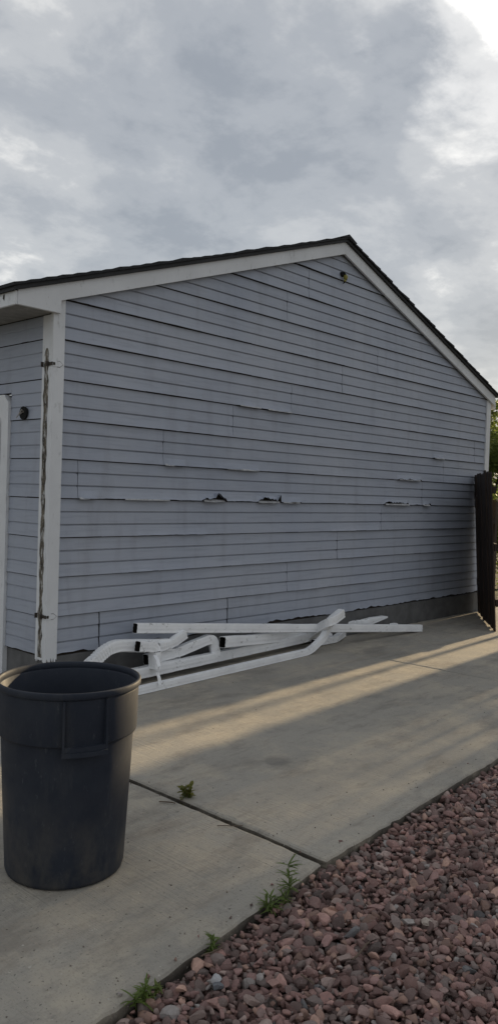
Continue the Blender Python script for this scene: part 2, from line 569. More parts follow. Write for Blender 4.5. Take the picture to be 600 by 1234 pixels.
def frayed_edge(row, xa, xb, amp, seed):
    """pale torn fibre curling away along the lower edge of a split board"""
    z0 = SB + B*row
    xs = np.arange(xa, xb, .008)
    verts, faces = [], []
    for X in xs:
        e = min(1, (X-xa)/.03, (xb-X)/.03)
        a_ = .7*amp*max(0.0, e)*max(.12, .5+.9*n1(X*11, seed)+.6*n1(X*37, seed+4))
        lift = .004+.012*max(0, n1(X*9, seed+8))
        verts += [(X, -.030, z0+.010+a_*.3), (X, -.036-a_*.55, z0+.003), (X, -.038-a_, z0-.002-a_*.25), (X, -.0395-a_, z0-.004-a_*.25), (X, -.036-a_*.5, z0-.003), (X, -.024, z0-.002)]
    for i in range(len(xs)-1):
        for k in range(5):
            p_ = i*6+k
            faces.append((p_, p_+6, p_+7, p_+1))
    return mesh_obj('frayed_edge', verts, faces, MS['fibre'], house)
for args in ((4, .30, .40, .03, 1), (4, .75, 1.25, .008, 2), (4, 1.66, 1.94, .030, 3), (4, 2.40, 2.72, .036, 4), (4, 2.78, 3.05, .020, 5), (4, 4.66, 5.2, .024, 6), (4, 5.54, 5.7, .03, 7),
             (5, 1.18, 1.30, .022, 8), (5, 1.95, 2.40, .018, 9), (5, 4.95, 5.45, .018, 10), (6, 5.78, 6.03, .02, 12), (7, 2.50, 2.87, .016, 13), (7, 2.1, 2.4, .010, 14)):
    frayed_edge(*args)
JOINTS = {0: [.545, 2.04], 1: [2.90], 2: [3.75], 3: [4.61], 4: [.295, 5.53], 5: [1.17, 6.05], 6: [2.03, 6.9],
          7: [2.88], 8: [3.74], 9: [4.42], 10: [2.765], 11: [3.1], 12: []}
PEEL = {
    4: [(.297, .50, .045, 0), (.50, 1.62, .020, .005), (1.60, 1.98, .055, .056), (1.97, 2.36, .022, .006), (2.37, 2.76, .065, .074), (2.74, 3.1, .030, .008), (4.62, 5.20, .038, .040), (5.2, 5.52, .02, .006), (5.534, 5.75, .040, .030)],
    5: [(1.173, 1.45, .034, 0), (1.45, 1.8, .014, 0), (1.80, 2.42, .028, .003), (4.9, 5.5, .030, .018)],
    3: [(.85, 1.75, .020, .003), (3.6, 4.6, .012, 0)],
    6: [(5.72, 6.04, .028, .008), (.6, 1.6, .008, 0)],
    7: [(2.05, 2.87, .024, .003)],
    9: [(.3, 1.6, .012, 0)],
    8: [(.4, 2.6, .010, 0)],
    2: [(.73, 1.1, .014, .002), (1.1, 2.2, .008, 0)],
    1: [(3.0, 4.6, .008, 0)],
}
for row in range(13):
    z0 = SB + row*B
    zt = rake(XC)+.09
    if z0 > zt:
        break
    a, b = .132, W-.095
    zl = None
    if z0 + B > rake(a)+.085:
        zl = lambda X: rake(X)+.085
        if z0 > rake(a)+.085:
            hw = (4.285-z0)/SLOPE
            a, b = XC-hw+.004, XC+hw-.004
    cuts = [a] + [j for j in JOINTS.get(row, []) if a+.05 < j < b-.05] + [b]
    for i in range(len(cuts)-1):
        gapL = .002 if i else 0
        gapR = (.011 if row == 0 else .003) if i < len(cuts)-2 else 0
        siding_board(row, cuts[i]+gapL, cuts[i+1]-gapR, [p for p in PEEL.get(row, []) if cuts[i]-.01 <= p[0] and p[1] <= cuts[i+1]+.01],
                     seed=i*1.9, zlim=zl, rot=.030 if row == 0 else 0)

# wall with the garage door (plane X = 0), seen at the left
ML = Matrix(((0, .5, 0, 0), (1, 0, 0, 0), (0, 0, 1, 0), (0, 0, 0, 1)))   # board x -> Y, board y -> X
for row in range(9):
    z0 = SB+row*B
    zl = lambda X: 2.885
    if row <= 6:
        siding_board(row, .112, .553, seed=row+40, M=ML, zlim=zl, rot=.01 if row == 0 else 0)
        siding_board(row, 5.82, HD-.1, seed=row+60, M=ML, zlim=zl)
    else:
        for a, b in ((.112, 3.4+.4*(row-7)), (3.403+.4*(row-7), HD-.1)):
            siding_board(row, a, b, seed=row+50, M=ML, zlim=zl)

siding_board(6, .5545, 3.0, seed=91, M=ML, zmin=2.318)
siding_board(6, 3.003, 5.815, seed=92, M=ML, zmin=2.318)
# corner trim
def ragged_board(name, lo, hi, rag, mat, parent, axis):
    """vertical board whose lower end is rotten and frayed; axis 'x' or 'y' is its width"""
    n = 14
    verts, faces = [], []
    for i in range(n+1):
        t = i/n
        zb = lo[2] + rag*max(0, .35+1.4*n1(t*9, 5+lo[0]*3))
        for zz in (zb, lo[2]+.12, (lo[2]+hi[2])/2, hi[2]):
            for d in (0, 1):
                if axis == 'x':
                    verts.append((lo[0]+(hi[0]-lo[0])*t, (lo[1], hi[1])[d], zz))
                else:
                    verts.append(((lo[0], hi[0])[d], lo[1]+(hi[1]-lo[1])*t, zz))
    for i in range(n):
        for k in range(3):
            a = i*8+k*2; b = a+8
            faces += [(a, b, b+2, a+2), (a+1, a+3, b+3, b+1)]
        a = i*8
        faces += [(a, a+1, a+9, a+8), (a+6, a+14, a+15, a+7)]
    for i in (0, n):
        a = i*8
        for k in range(3):
            faces.append((a+2*k, a+2*k+2, a+2*k+3, a+2*k+1))
    bm = bmesh.new()
    vs = [bm.verts.new(v) for v in verts]
    for f in faces:
        bm.faces.new([vs[i] for i in f])
    return bm_obj(name, bm, mat, parent)
ragged_board('corner_trim', (.0245, -.032, .215), (.128, -.001, 3.03), .05, MS['trim'], house, 'x')
ragged_board('corner_trim', (-.0130, .001, .225), (-.001, .108, 2.885), .03, MS['trim'], house, 'y')
ragged_board('corner_trim', (W-.09, -.030, .24), (W+.026, -.001, 3.0), .01, MS['trim'], house, 'x')
box_obj('corner_trim', (W+.001, .001, .24), (W+.025, .10, 2.90), MS['trim'], house, .002)
# bare strip where the downspout used to run, with its two straps
pts = [(.016, .26), (.080, .26)] + [(.074 + .022*n1(i*.9, 2), .26 + (2.56-.26)*i/40) for i in range(1, 41)]
pts += [(.048+.030*math.cos(a), 2.56+.075*math.sin(a)) for a in np.linspace(.3, math.pi-.3, 7)]
pts += [(.022 + .020*n1(i*.8, 8), .26 + (2.56-.26)*i/40) for i in range(40, 0, -1)]
bm = bmesh.new()
fa = [bm.verts.new((-.0142, y, z)) for y, z in pts]
fb = [bm.verts.new((-.0132, y, z)) for y, z in pts]
bm.faces.new(fa); bm.faces.new(fb[::-1])
for i in range(len(pts)):
    bm.faces.new((fa[i], fb[i], fb[(i+1) % len(pts)], fa[(i+1) % len(pts)]))
o = bm_obj('bare_strip', bm, MS['strip'], house)
o['label'] = 'bare stained strip where a downspout once ran'
for zc_ in (2.51, .58):
    s = prism_obj('downspout_strap', [(-.0135, zc_-.02), (.048, zc_-.02), (.076, zc_), (.048, zc_+.02), (-.0135, zc_+.02)], -.0375, -.0345, MS['trim'], house)
    prism_obj('strap_outline', [(.030, zc_-.0235), (.050, zc_-.0235), (.081, zc_), (.050, zc_+.0235), (.030, zc_+.0235)], -.0343, -.0322, MS['rust'], s)  # dark plate a little larger than the strap draws its outline
    for lo, hi in (((-.022, -.0375, zc_-.012), (-.0165, .012, zc_+.012)), ((-.040, .0125, zc_-.018), (-.0165, .017, zc_+.018)), ((-.036, .088, zc_-.018), (-.0135, .093, zc_+.02)),
                   ((-.013, -.0395, zc_-.011), (.006, -.0377, zc_+.010))):
        box_obj('bent_tab', lo, hi, MS['rust'], s)
# gable trim, eave return, fascia, soffit
TH = .128
prism_obj('rake_board', [(-.30, 2.89), (.068, 2.89), (.068, rake(.068)), (XC, rake(XC)), (XC, rake(XC)+TH), (-.30, rake(-.30)+TH)], -.062, -.034, MS['trim'], house, .002)
prism_obj('rake_board', [(XC+.002, rake(XC)), (W+.09, rake(W+.09)), (W+.09, rake(W+.09)+TH), (XC+.002, rake(XC)+TH)], -.061, -.034, MS['trim'], house, .002)
prism_obj('rake_blocking', [(-.27, 2.90), (.06, 2.90), (.08, rake(.08)+.02), (XC, rake(XC)+.02), (W+.06, rake(W+.06)+.02), (W+.06, rake(W+.06)+.1), (XC, rake(XC)+.1), (-.27, 2.95)], -.033, -.0225, MS['soffit'], house)
box_obj('fascia', (-.322, -.062, 2.885), (-.302, HD, 2.985), MS['trim'], house, .002)
box_obj('soffit', (-.300, -.030, 2.892), (.034, HD, 2.906), MS['soffit'], house)
box_obj('fascia', (W+.092, -.06, 2.885), (W+.11, HD, 2.985), MS['trim'], house, .002)

for cx, cz, n_ in ((-.3235, 2.955, 1), (-.3235, 2.93, 2)):
    ch = [(math.cos(t)*(.010+.012*random.random()), math.sin(t)*(.014+.02*random.random())) for t in np.linspace(0, 6.0, 9)]
    yb = .02+.07*n_
    mesh_obj('bare_patch', [(cx, yb+a_, cz+b_) for a_, b_ in ch], [tuple(range(9))], MS['rust'], house)
# roof with shingle courses
roof = prism_obj('roof', [(-.345, rake(-.345)+TH+.002), (XC, rake(XC)+TH+.002), (W+.125, rake(W+.125)+TH+.002),
                          (W+.125, rake(W+.125)+TH+.032), (XC, rake(XC)+TH+.032), (-.345, rake(-.345)+TH+.032)], -.088, HD+.1, MS['drip'], house)
NC = 30
for side in (-1, 1):
    ext = XC+.36 if side < 0 else XC+.14
    for i in range(NC):
        u0 = ext*(1-i/NC); u1 = ext*(1-(i+1)/NC) - .03
        u1 = max(u1, 0.0)
        yo = -.100 - .010*random.random()
        def Z(u):
            return rake(XC)+TH+.033-SLOPE*u
        th = .013+.010*random.random()
        lift = .004*random.random()
        v = []
        for yy in (yo, HD+.1):
            v += [(XC+side*u0, yy, Z(u0)+.001), (XC+side*u0, yy, Z(u0)+th+lift+.006), (XC+side*u1, yy, Z(u1)+th*.5+.006), (XC+side*u1, yy, Z(u1)+.001)]
        mesh_obj('shingle_course', v, [(0, 1, 2, 3), (7, 6, 5, 4), (0, 4, 5, 1), (1, 5, 6, 2), (2, 6, 7, 3), (3, 7, 4, 0)], MS['shingle'], roof)
mesh_obj('ridge_cap', [(XC+dx, yy, rake(XC)+TH+dz) for yy in (-.112, HD+.1) for dx, dz in ((-.15, .012), (0, .076), (.15, .012), (0, .045))],
         [(0, 1, 3), (1, 2, 3), (4, 7, 5), (5, 7, 6), (0, 4, 5, 1), (1, 5, 6, 2), (2, 6, 7, 3), (3, 7, 4, 0)], MS['shingle'], roof)

# garage door on the left wall
casing = []
prism = [(.556, 0), (.66, 0), (.66, 2.12), (.76, 2.20), (5.64, 2.20), (5.74, 2.12), (5.74, 0), (5.82, 0), (5.82, 2.24), (5.72, 2.315), (.625, 2.315), (.556, 2.245)]
bm = bmesh.new()
a = [bm.verts.new((-.03, y, z-.004)) for y, z in prism]; b = [bm.verts.new((.06, y, z-.004)) for y, z in prism]
bm.faces.new(a); bm.faces.new(b[::-1])
for i in range(len(prism)):
    bm.faces.new((a[i], b[i], b[(i+1) % 12], a[(i+1) % 12]))
bm_obj('door_casing', bm, MS['trim'], house)
gd = box_obj('garage_door', (.062, .62, -.003), (.085, 5.78, 2.30), MS['door'], house)
for r in range(4):
    bm = bmesh.new()
    box(bm, (.045, .662, .004+r*.55), (.0618, 5.738, .548+r*.55), None, .004)
    for c in range(8):
        y = .72 + c*.626
        box(bm, (.034, y, .10+r*.55), (.0448, y+.53, .45+r*.55), None, .006)
    bm_obj('door_section', bm, MS['door'], gd)

# round junction box whose lamp was taken down
bm = bmesh.new()
Mx = Matrix.Translation((-.024, .335, 2.15)) @ Matrix.Rotation(rad(90), 4, 'Y')
bmesh.ops.create_cone(bm, cap_ends=True, segments=24, radius1=.052, radius2=.050, depth=.016, matrix=Mx)
jb = bm_obj('junction_box', bm, MS['black'], house)
bm = bmesh.new()
for k in range(3):
    p0 = Vector((-.030, .335+.012*(k-1), 2.155)); p1 = p0+Vector((-.03, .014*(k-1), .018-.022*k)); p2 = p1+Vector((-.005, .012, -.02))
    for q0, q1 in ((p0, p1), (p1, p2)):
        d = q1-q0
        bmesh.ops.create_cone(bm, cap_ends=True, segments=6, radius1=.004, radius2=.0035, depth=d.length, matrix=Matrix.Translation((q0+q1)/2) @ d.to_track_quat('Z', 'Y').to_matrix().to_4x4())
bm_obj('wire', bm, MS['copper'], jb)
# the side wall stands a little inside the gable trim's corner
for o in house.children:
    if o.type == 'MESH' and not o.name.startswith(('rake', 'fascia', 'soffit', 'roof', 'bare_patch')):
        xs_ = [v.co.x for v in o.data.vertices]
        if max(xs_) < .125 and min(xs_) < .02:
            o.location.x = .038
# lamp socket hanging near the peak
def tube(bm, pts, r, seg=8):
    for q0, q1 in zip(pts[:-1], pts[1:]):
        d = q1-q0
        bmesh.ops.create_cone(bm, cap_ends=True, segments=seg, radius1=r, radius2=r, depth=d.length*1.12, matrix=Matrix.Translation((q0+q1)/2) @ d.to_track_quat('Z', 'Y').to_matrix().to_4x4())
sx, sz = 3.665, 3.955
bm = bmesh.new()
bmesh.ops.create_cone(bm, cap_ends=True, segments=16, radius1=.030, radius2=.026, depth=.03, matrix=Matrix.Translation((sx-.008, -.028, sz+.035)) @ Matrix.Rotation(rad(90), 4, 'X'))
tube(bm, [Vector((sx-.008+.03*math.sin(t), -.045-.02*math.sin(t), sz+.055-.12*t/3.2)) for t in np.linspace(0, 3.2, 9)], .007)
ls = bm_obj('lamp_socket', bm, MS['black'], house)
bm = bmesh.new()
bmesh.ops.create_icosphere(bm, subdivisions=2, radius=.024, matrix=Matrix.Translation((sx+.012, -.055, sz+.002)) @ Matrix.Diagonal((1, 1, 1.25, 1)))
bmesh.ops.create_icosphere(bm, subdivisions=2, radius=.014, matrix=Matrix.Translation((sx+.004, -.055, sz-.035)))
bm_obj('bulb', bm, MS['bulb'], ls, True)

# ------------------------------------------------------------------ waste bin
CAN = Vector((-1.445, -2.455, -.006))
can = empty('trash_can', CAN)
tag(can, 'large round dark blue grey plastic trash can without lid on the concrete', 'trash can')
def lathe(name, prof, mat, parent, seg=72, wob=0.0):
    verts, faces = [], []
    for r, z in prof:
        for i in range(seg):
            a = 2*math.pi*i/seg
            rr = r*(1+wob*math.sin(2*a+.6)+wob*.5*math.sin(3*a))
            verts.append((rr*math.cos(a), rr*math.sin(a), z))
    n = len(prof)
    for k in range(n-1):
        for i in range(seg):
            j = (i+1) % seg
            faces.append((k*seg+i, k*seg+j, (k+1)*seg+j, (k+1)*seg+i))
    faces.append(tuple(range(seg))[::-1]); faces.append(tuple(range((n-1)*seg, n*seg)))
    o = mesh_obj(name, verts, faces, mat, parent, True)
    return o
lathe('bin_body', [(.215, .004), (.228, .0), (.239, .006), (.2445, .022), (.2510, .15), (.2625, .38), (.2700, .545), (.2712, .572), (.2718, .578), (.2835, .580), (.2850, .586),
                   (.2875, .70), (.2890, .755), (.2880, .764), (.2840, .768), (.2790, .760), (.2700, .56), (.246, .15), (.238, .045), (.225, .032), (.10, .034)], MS['can'], can, 96, .004)
rim = [(.2868, .762), (.2955, .766), (.2978, .770), (.2985, .779), (.2978, .788), (.2960, .7915), (.2900, .7935), (.2850, .7915), (.2825, .784), (.2815, .768), (.2868, .762)]
vr, fr = [], []
SEG = 96
for r, z in rim[:-1]:
    for i in range(SEG):
        a_ = 2*math.pi*i/SEG
        rr = r*(1+.004*math.sin(2*a_+.6)+.002*math.sin(3*a_))
        vr.append((rr*math.cos(a_), rr*math.sin(a_), z))
nr = len(rim)-1
for k in range(nr):
    for i in range(SEG):
        j = (i+1) % SEG; k2 = (k+1) % nr
        fr.append((k*SEG+i, k*SEG+j, k2*SEG+j, k2*SEG+i))
mesh_obj('rim', vr, fr, MS['can'], can, True)
tocam = Vector((CAM[0]-CAN.x, CAM[1]-CAN.y, 0)).normalized()
rt = Vector((-tocam.y, tocam.x, 0))
if rt.dot(Vector(R2)) < 0:
    rt = -rt
hd = (tocam*math.cos(rad(13))+rt*math.sin(rad(13))).normalized()
for sgn in (1, -1):
    ang = math.atan2(hd.y*sgn, hd.x*sgn)
    bm = bmesh.new()
    def arc_box(a0, a1, r0, r1, z0, z1, n=8):
        for i in range(n):
            p0, p1 = a0+(a1-a0)*i/n, a0+(a1-a0)*(i+1)/n
            vs = []
            for z in (z0, z1):
                for r, a_ in ((r0, p0), (r1, p0), (r1, p1), (r0, p1)):
                    vs.append(bm.verts.new((r*math.cos(a_), r*math.sin(a_), z)))
            for f in ((3, 2, 1, 0), (4, 5, 6, 7), (0, 1, 5, 4), (1, 2, 6, 5), (2, 3, 7, 6), (3, 0, 4, 7)):
                bm.faces.new([vs[q] for q in f])
    hw = .078/.29
    arc_box(ang-hw-.030, ang-hw, .280, .3040, .566, .763, 2)
    arc_box(ang+hw, ang+hw+.030, .280, .3040, .566, .763, 2)
    arc_box(ang-hw-.030, ang+hw+.030, .276, .3100, .548, .566, 10)
    arc_box(ang-hw, ang+hw, .283, .3030, .5665, .586, 10)
    bmesh.ops.remove_doubles(bm, verts=bm.verts, dist=.0005)
    bm_obj('handle', bm, MS['can'], can)

# ------------------------------------------------------------------ fallen downspouts
def smooth_path(pts, r=.06, n=5):
    """round the inner corners of a polyline"""
    out = [pts[0]]
    for i in range(1, len(pts)-1):
        a, b, c = pts[i-1], pts[i], pts[i+1]
        d0 = min(r, (b-a).length*.45); d1 = min(r, (c-b).length*.45)
        p0 = b+(a-b).normalized()*d0; p1 = b+(c-b).normalized()*d1
        for k in range(n+1):
            t = k/n
            out.append(p0*(1-t)**2 + b*2*t*(1-t) + p1*t*t)
    out.append(pts[-1])
    return out
def profile(wd, ht, fl_=.0030):
    """fluted, rounded rectangle; wd is sideways, ht is upwards"""
    P = []
    def edge(a, b, fl):
        for i in range(8):
            t = i/8
            p = Vector(a).lerp(Vector(b), .11+t*.89*.89)
            nrm = Vector((b[1]-a[1], -(b[0]-a[0]))).normalized()
            P.append(p + nrm*(fl*(-.5+.5*math.cos(t*2*math.pi*2))))
    w2, h2 = wd/2, ht/2
    edge((-w2, -h2), (w2, -h2), fl_)
    edge((w2, -h2), (w2, h2), fl_)
    edge((w2, h2), (-w2, h2), fl_)
    edge((-w2, h2), (-w2, -h2), fl_)
    return P
def downspout(name, pts, wd, ht, label, roll=0.0, crimps=(), taper=None, bend=.06, squash=None, group='fallen downspout pieces', up=Vector((0, 0, 1))):
    base = sum(pts, Vector())/len(pts)
    base = Vector((base.x, base.y, min(p.z for p in pts)-ht/2))
    path = smooth_path(pts, bend)
    # add intermediate samples
    fine = [path[0]]
    for a, b in zip(path[:-1], path[1:]):
        k = max(1, int((b-a).length/(.005 if crimps else .04)))
        for i in range(1, k+1):
            fine.append(a.lerp(b, i/k))
    L = [0.0]
    for a, b in zip(fine[:-1], fine[1:]):
        L.append(L[-1]+(b-a).length)
    prof = profile(wd, ht)
    P = len(prof)
    def ring(i, inset):
        a = fine[max(0, i-1)]; b = fine[min(len(fine)-1, i+1)]
        T = (b-a).normalized()
        S = T.cross(up)
        if S.length < .2:
            S = T.cross(Vector((0, 1, 0.2)))
        S.normalize(); U = S.cross(T)
        s = 1.0
        for c in crimps:
            s -= .13*math.exp(-((L[i]-c)/.007)**2)
        if taper and L[i] < taper:
            s *= .9 + .1*L[i]/taper
        sw = sh = s
        if squash:
            e = max(0, 1-(L[-1]-L[i])/squash[0])
            sh *= 1-squash[1]*e; sw *= 1+.35*squash[1]*e
        dent = 1-.10*max(0, n1(L[i]*4, base.x*3))-.05*abs(n1(L[i]*11, base.y*5))
        cr, sr = math.cos(roll), math.sin(roll)
        res = []
        for q in prof:
            x, y = q.x*sw*(1-inset), q.y*sh*dent*(1-inset)
            x, y = x*cr-y*sr, x*sr+y*cr
            res.append(fine[i]+S*x+U*y)
        return res
    verts, faces = [], []
    idx = list(range(len(fine)))
    # dense rings where crimped
    for i in idx:
        verts += ring(i, 0.0)
    n = len(idx)
    for i in idx:
        verts += ring(i, 0.06)
    for i in range(n-1):
        for k in range(P):
            j = (k+1) % P
            a = i*P
            faces.append((a+k, a+j, a+P+j, a+P+k))
            c = (n+i)*P
            faces.append((c+k, c+P+k, c+P+j, c+j))
    for i in (0, n-1):
        for k in range(P):
            j = (k+1) % P
            f = (i*P+k, (n+i)*P+k, (n+i)*P+j, i*P+j)
            faces.append(f if i == 0 else f[::-1])
    verts = [v-base for v in verts]
    o = mesh_obj(name, verts, faces, MS['pipe'], None, False, base)
    o.data.materials.append(MS['inside'])  # inner faces get one dark colour
    for q_, p_ in enumerate(o.data.polygons):
        p_.use_smooth = True
        if min(p_.vertices) >= n*P:
            p_.material_index = 1
    o.data.set_sharp_from_angle(angle=rad(40))
    tag(o, label, 'downspout', group)
    return o
V = Vector
# A: wide pipe in front with its elbow lifting over the pile
A0 = on_z(150, 823, .10); A1 = on_z(362, 771, .10)
def gpt(px, py, z):
    return on_z(px, py, z)
pipeA = downspout('downspout', [gpt(140, 817, .085), gpt(370, 768, .09), on_y(398, 749, -.50), on_y(411, 739, -.47)], .085, .098,
          'white front downspout whose raised elbow crosses over the pile', crimps=(2.45, 2.49, 2.53, 2.60), bend=.10)
pipeB = downspout('downspout', [gpt(150, 836, .030), gpt(372, 785, .030), on_y(388, 770, -.44), on_y(397, 754, -.38)], .062, .068,
          'grey downspout lying lowest, frontmost on the concrete', bend=.07)
# T: long pipe resting on the pile
T0 = on_y(163, 757, -.16); T1 = gpt(506, 757, .034)
pipeT = downspout('downspout', [T0, T1], .066, .088, 'longest straight white downspout lying on top of the pile')
# elbow pieces at the left, by the foundation
e1 = downspout('downspout_elbow', [on_y(104, 806, -.20), on_y(133, 778, -.20), on_y(170, 778, -.21), on_y(205, 777, -.22)], .085, .105,
          'white curved elbow arching up beside the trash can rim', crimps=(.10, .125, .15, .175, .20, .225, .25), bend=.11)
e2 = downspout('downspout_elbow', [on_y(166, 779, -.31), on_y(187, 780, -.31), on_y(187, 806, -.33)], .072, .092,
          'short grey elbow with dark open end facing the corner post', crimps=(.08, .10), bend=.05)
e3 = downspout('downspout_elbow', [on_y(176, 795, -.17), on_y(213, 786, -.18), on_y(256, 768, -.20), on_y(260, 790, -.22)], .075, .095,
          'grey pipe ending in an elbow bent down in mid pile', crimps=(.30, .32), bend=.08)
e4 = downspout('downspout_elbow', [on_y(190, 780, -.24), on_y(206, 776, -.24), on_y(222, 764, -.22)], .07, .085,
          'crimped ribbed elbow end just below the long top pipe', crimps=(.07, .09, .11, .13, .15, .17), bend=.05)
p7 = downspout('downspout', [on_y(268, 774, -.30), gpt(395, 763, .06)], .075, .105,
          'short white pipe with cut open end behind the front pipe')
p8 = downspout('downspout', [gpt(120, 806, .06), gpt(215, 797, .05)+V((0, 0, .0)), ], .09, .095,
          'pale fluted pipe in shade under the left elbow')
p9 = downspout('downspout', [gpt(392, 757, .06), on_y(440, 750, -.14), on_y(463, 743, -.12)], .075, .08,
          'torn flattened pipe end sticking up by the foundation', squash=(.30, .75), crimps=(.35, .40))
p10 = downspout('downspout_elbow', [gpt(378, 775, .035), gpt(404, 770, .035), gpt(413, 763, .05)], .072, .075,
          'small dark ribbed elbow on the concrete under the raised elbow', crimps=(.05, .1, .15, .2, .25), bend=.06)
p11 = downspout('downspout_elbow', [gpt(92, 802, .12), gpt(118, 812, .05)], .085, .10,
          'short white pipe end tilted up behind the trash can', crimps=())
p12 = downspout('downspout', [gpt(300, 775, .05), gpt(398, 767, .05)], .07, .08,
          'shaded pipe wedged between the raised elbow and the foundation')
p13 = downspout('downspout', [gpt(398, 752, .03), gpt(478, 752, .03)], .06, .045,
          'flattened strip of pipe behind the right end of the top pipe', squash=(.4, .5))
# strap bent round the two front pipes
bm = bmesh.new()
q = [on_y(187, 790, -.46), on_y(190, 795, -.50), on_y(192, 803, -.535), on_y(190, 811, -.53), on_y(192, 817, -.555), on_y(193, 825, -.57)]
for a, b in zip(q[:-1], q[1:]):
    d = (b-a)
    Mq = Matrix.Translation((a+b)/2) @ d.to_track_quat('Z', 'Y').to_matrix().to_4x4()
    box(bm, (-.014, -.0015, -d.length*.55), (.014, .0015, d.length*.55), Mq)
for v in bm.verts:
    v.co -= pipeA.location
s = bm_obj('strap', bm, MS['pipe'], pipeA)

# ------------------------------------------------------------------ wooden gate, post and yard fence
def picket(bm, wdt, h, th, z0=0.0):
    c = .022
    pts = [(0, z0), (wdt, z0), (wdt, h-c), (wdt-c, h), (c, h), (0, h-c)]
    a = [bm.verts.new((x, 0, z)) for x, z in pts]; b = [bm.verts.new((x, th, z)) for x, z in pts]
    bm.faces.new(a); bm.faces.new(b[::-1])
    for i in range(6):
        bm.faces.new((a[i], b[i], b[(i+1) % 6], a[(i+1) % 6]))
def fence_panel(name, p0, p1, label, cat, height, gaps=None, seed=1, z0=.03, back=False):
    rr = random.Random(seed)
    p0, p1 = Vector((*p0, 0)), Vector((*p1, 0))
    d = p1-p0; L = d.length
    root = empty(name, p0)
    root.rotation_euler.z = math.atan2(d.y, d.x)
    tag(root, label, cat)
    x = 0.0; i = 0
    while x < L-.02:
        wdt = min(.138, L-x)
        bm = bmesh.new()
        picket(bm, wdt, height+rr.uniform(-.03, .02), .016, z0+rr.uniform(-.006, .012))
        o = bm_obj('picket', bm, MS['wood'], root)
        o.location = (x, rr.uniform(-.004, .016) if back else 0, 0)
        o.rotation_euler.y = rr.uniform(-.007, .007) if back else 0.0
        x += wdt + (gaps(x+wdt, rr) if gaps else rr.uniform(.004, .012))
        i += 1
    for z in (.30, height*.5, height-.28):
        box_obj('rail', (0, -.042 if back else .0185, z), (L, -.0025 if back else .055, z+.085), MS['wood'], root, .003)
    return root
g = fence_panel('wooden_gate', (5.66, -1.015), (7.03, -.11), 'dark wooden picket gate standing open by the garage corner', 'gate', 1.945, seed=4, z0=.006, back=True)
g.rotation_euler.x = -.062
bm = bmesh.new()
M = Matrix.Translation((.78, .0195, 1.0)) @ Matrix.Rotation(rad(36), 4, 'Y')
box(bm, (-.55, -.085, -.04), (.55, -.063, .04), M)
bm_obj('brace', bm, MS['wood'], g)
for z in (.42, 1.62):
    bm = bmesh.new()
    box(bm, (1.25, .0185, z), (1.57, .021, z+.035))
    tube(bm, [Vector((1.58, .019, z-.02)), Vector((1.58, .019, z+.055))], .010)
    bm_obj('hinge', bm, MS['rust'], g)
post = box_obj('fence_post', (-.048, -.045, -.14), (.042, .045, 1.57), MS['wood'], None, .006)
post.location = (7.6, -.005, 0)
tag(post, 'dark square wooden post just behind the open gate at the right edge', 'post')
bm = bmesh.new(); box(bm, (-.056, -.053, 1.572), (.05, .053, 1.592), None, .004)
bm_obj('post_cap', bm, MS['wood'], post)
shade_post = box_obj('fence_post', (-.035, -.035, -.14), (.035, .035, 2.2), MS['wood'], None, .006)  # added out of view to darken the middle of the sunlit band
shade_post.location = (7.75, -1.07, 0)
tag(shade_post, 'added unseen dark wooden post that dims the middle of the sunlit band', 'post')
def yg(x, rr):
    Y = -1.42 - x
    for y_, g_ in ((-2.06, .016), (-2.20, .020), (-2.34, .042), (-2.48, .030), (-2.62, .034)):
        if abs(Y-y_) < .075:
            return g_
    return rr.uniform(-.002, .001)
fence_panel('yard_fence', (7.75, -1.42), (7.75, -8.2), 'dark wooden picket fence running along the yard beyond the gate opening', 'fence', 2.35, gaps=yg, seed=9)

# ------------------------------------------------------------------ trees behind
def tree(name, loc, h, crown_c, crown_r, nleaf, label, seed, leaf=.085):
    rr = random.Random(seed)
    root = empty(name, loc)
    tag(root, label, 'tree')
    bm = bmesh.new()
    tips = []
    def limb(p, d, L, r, lev):
        q = p+d*L
        cone = bmesh.ops.create_cone(bm, cap_ends=False, segments=7, radius1=r, radius2=r*.62, depth=L*1.04,
                                     matrix=Matrix.Translation((p+q)/2) @ d.to_track_quat('Z', 'Y').to_matrix().to_4x4())
        if lev >= 3:
            tips.append(q); return
        for k in range(3 if lev else 5):
            nd = (d + Vector((rr.uniform(-1, 1), rr.uniform(-1, 1), rr.uniform(-.2, .7)))*.75).normalized()
            limb(q-d*L*rr.uniform(0, .3), nd, L*rr.uniform(.6, .8), r*.6, lev+1)
    limb(Vector((0, 0, -.15)), Vector((0, 0, 1)), h*.3, h*.028, 0)
    bm_obj('trunk', bm, MS['bark'], root)
    cents = []
    for k in range(70):
        v = Vector((rr.gauss(0, 1), rr.gauss(0, 1), rr.gauss(0, 1))).normalized()*rr.uniform(.35, 1.0)
        cents.append((Vector(crown_c)+Vector((v.x*crown_r[0], v.y*crown_r[1], v.z*crown_r[2])), rr.uniform(.25, .6)))
    verts, faces = [], []
    for i in range(nleaf):
        c, cr = cents[i % len(cents)] if i % 9 else (rr.choice(tips), .3)
        v = Vector((rr.gauss(0, 1), rr.gauss(0, 1), rr.gauss(0, .8)))
        p = c + v*cr*.55
        e = Vector((rr.uniform(-1, 1), rr.uniform(-1, 1), rr.uniform(-.9, .5))).normalized()
        s = e.cross(Vector((rr.uniform(-1, 1), rr.uniform(-1, 1), rr.uniform(-1, 1)))).normalized()
        Lf = leaf*rr.uniform(.6, 1.3)
        b = len(verts)
        nn = e.cross(s)*Lf*.15
        verts += [p, p+e*Lf*.5+s*Lf*.32+nn, p+e*Lf, p+e*Lf*.5-s*Lf*.32+nn]
        faces += [(b, b+1, b+2), (b, b+2, b+3)]
    mesh_obj('crown', verts, faces, MS['tree'], root)
    return root
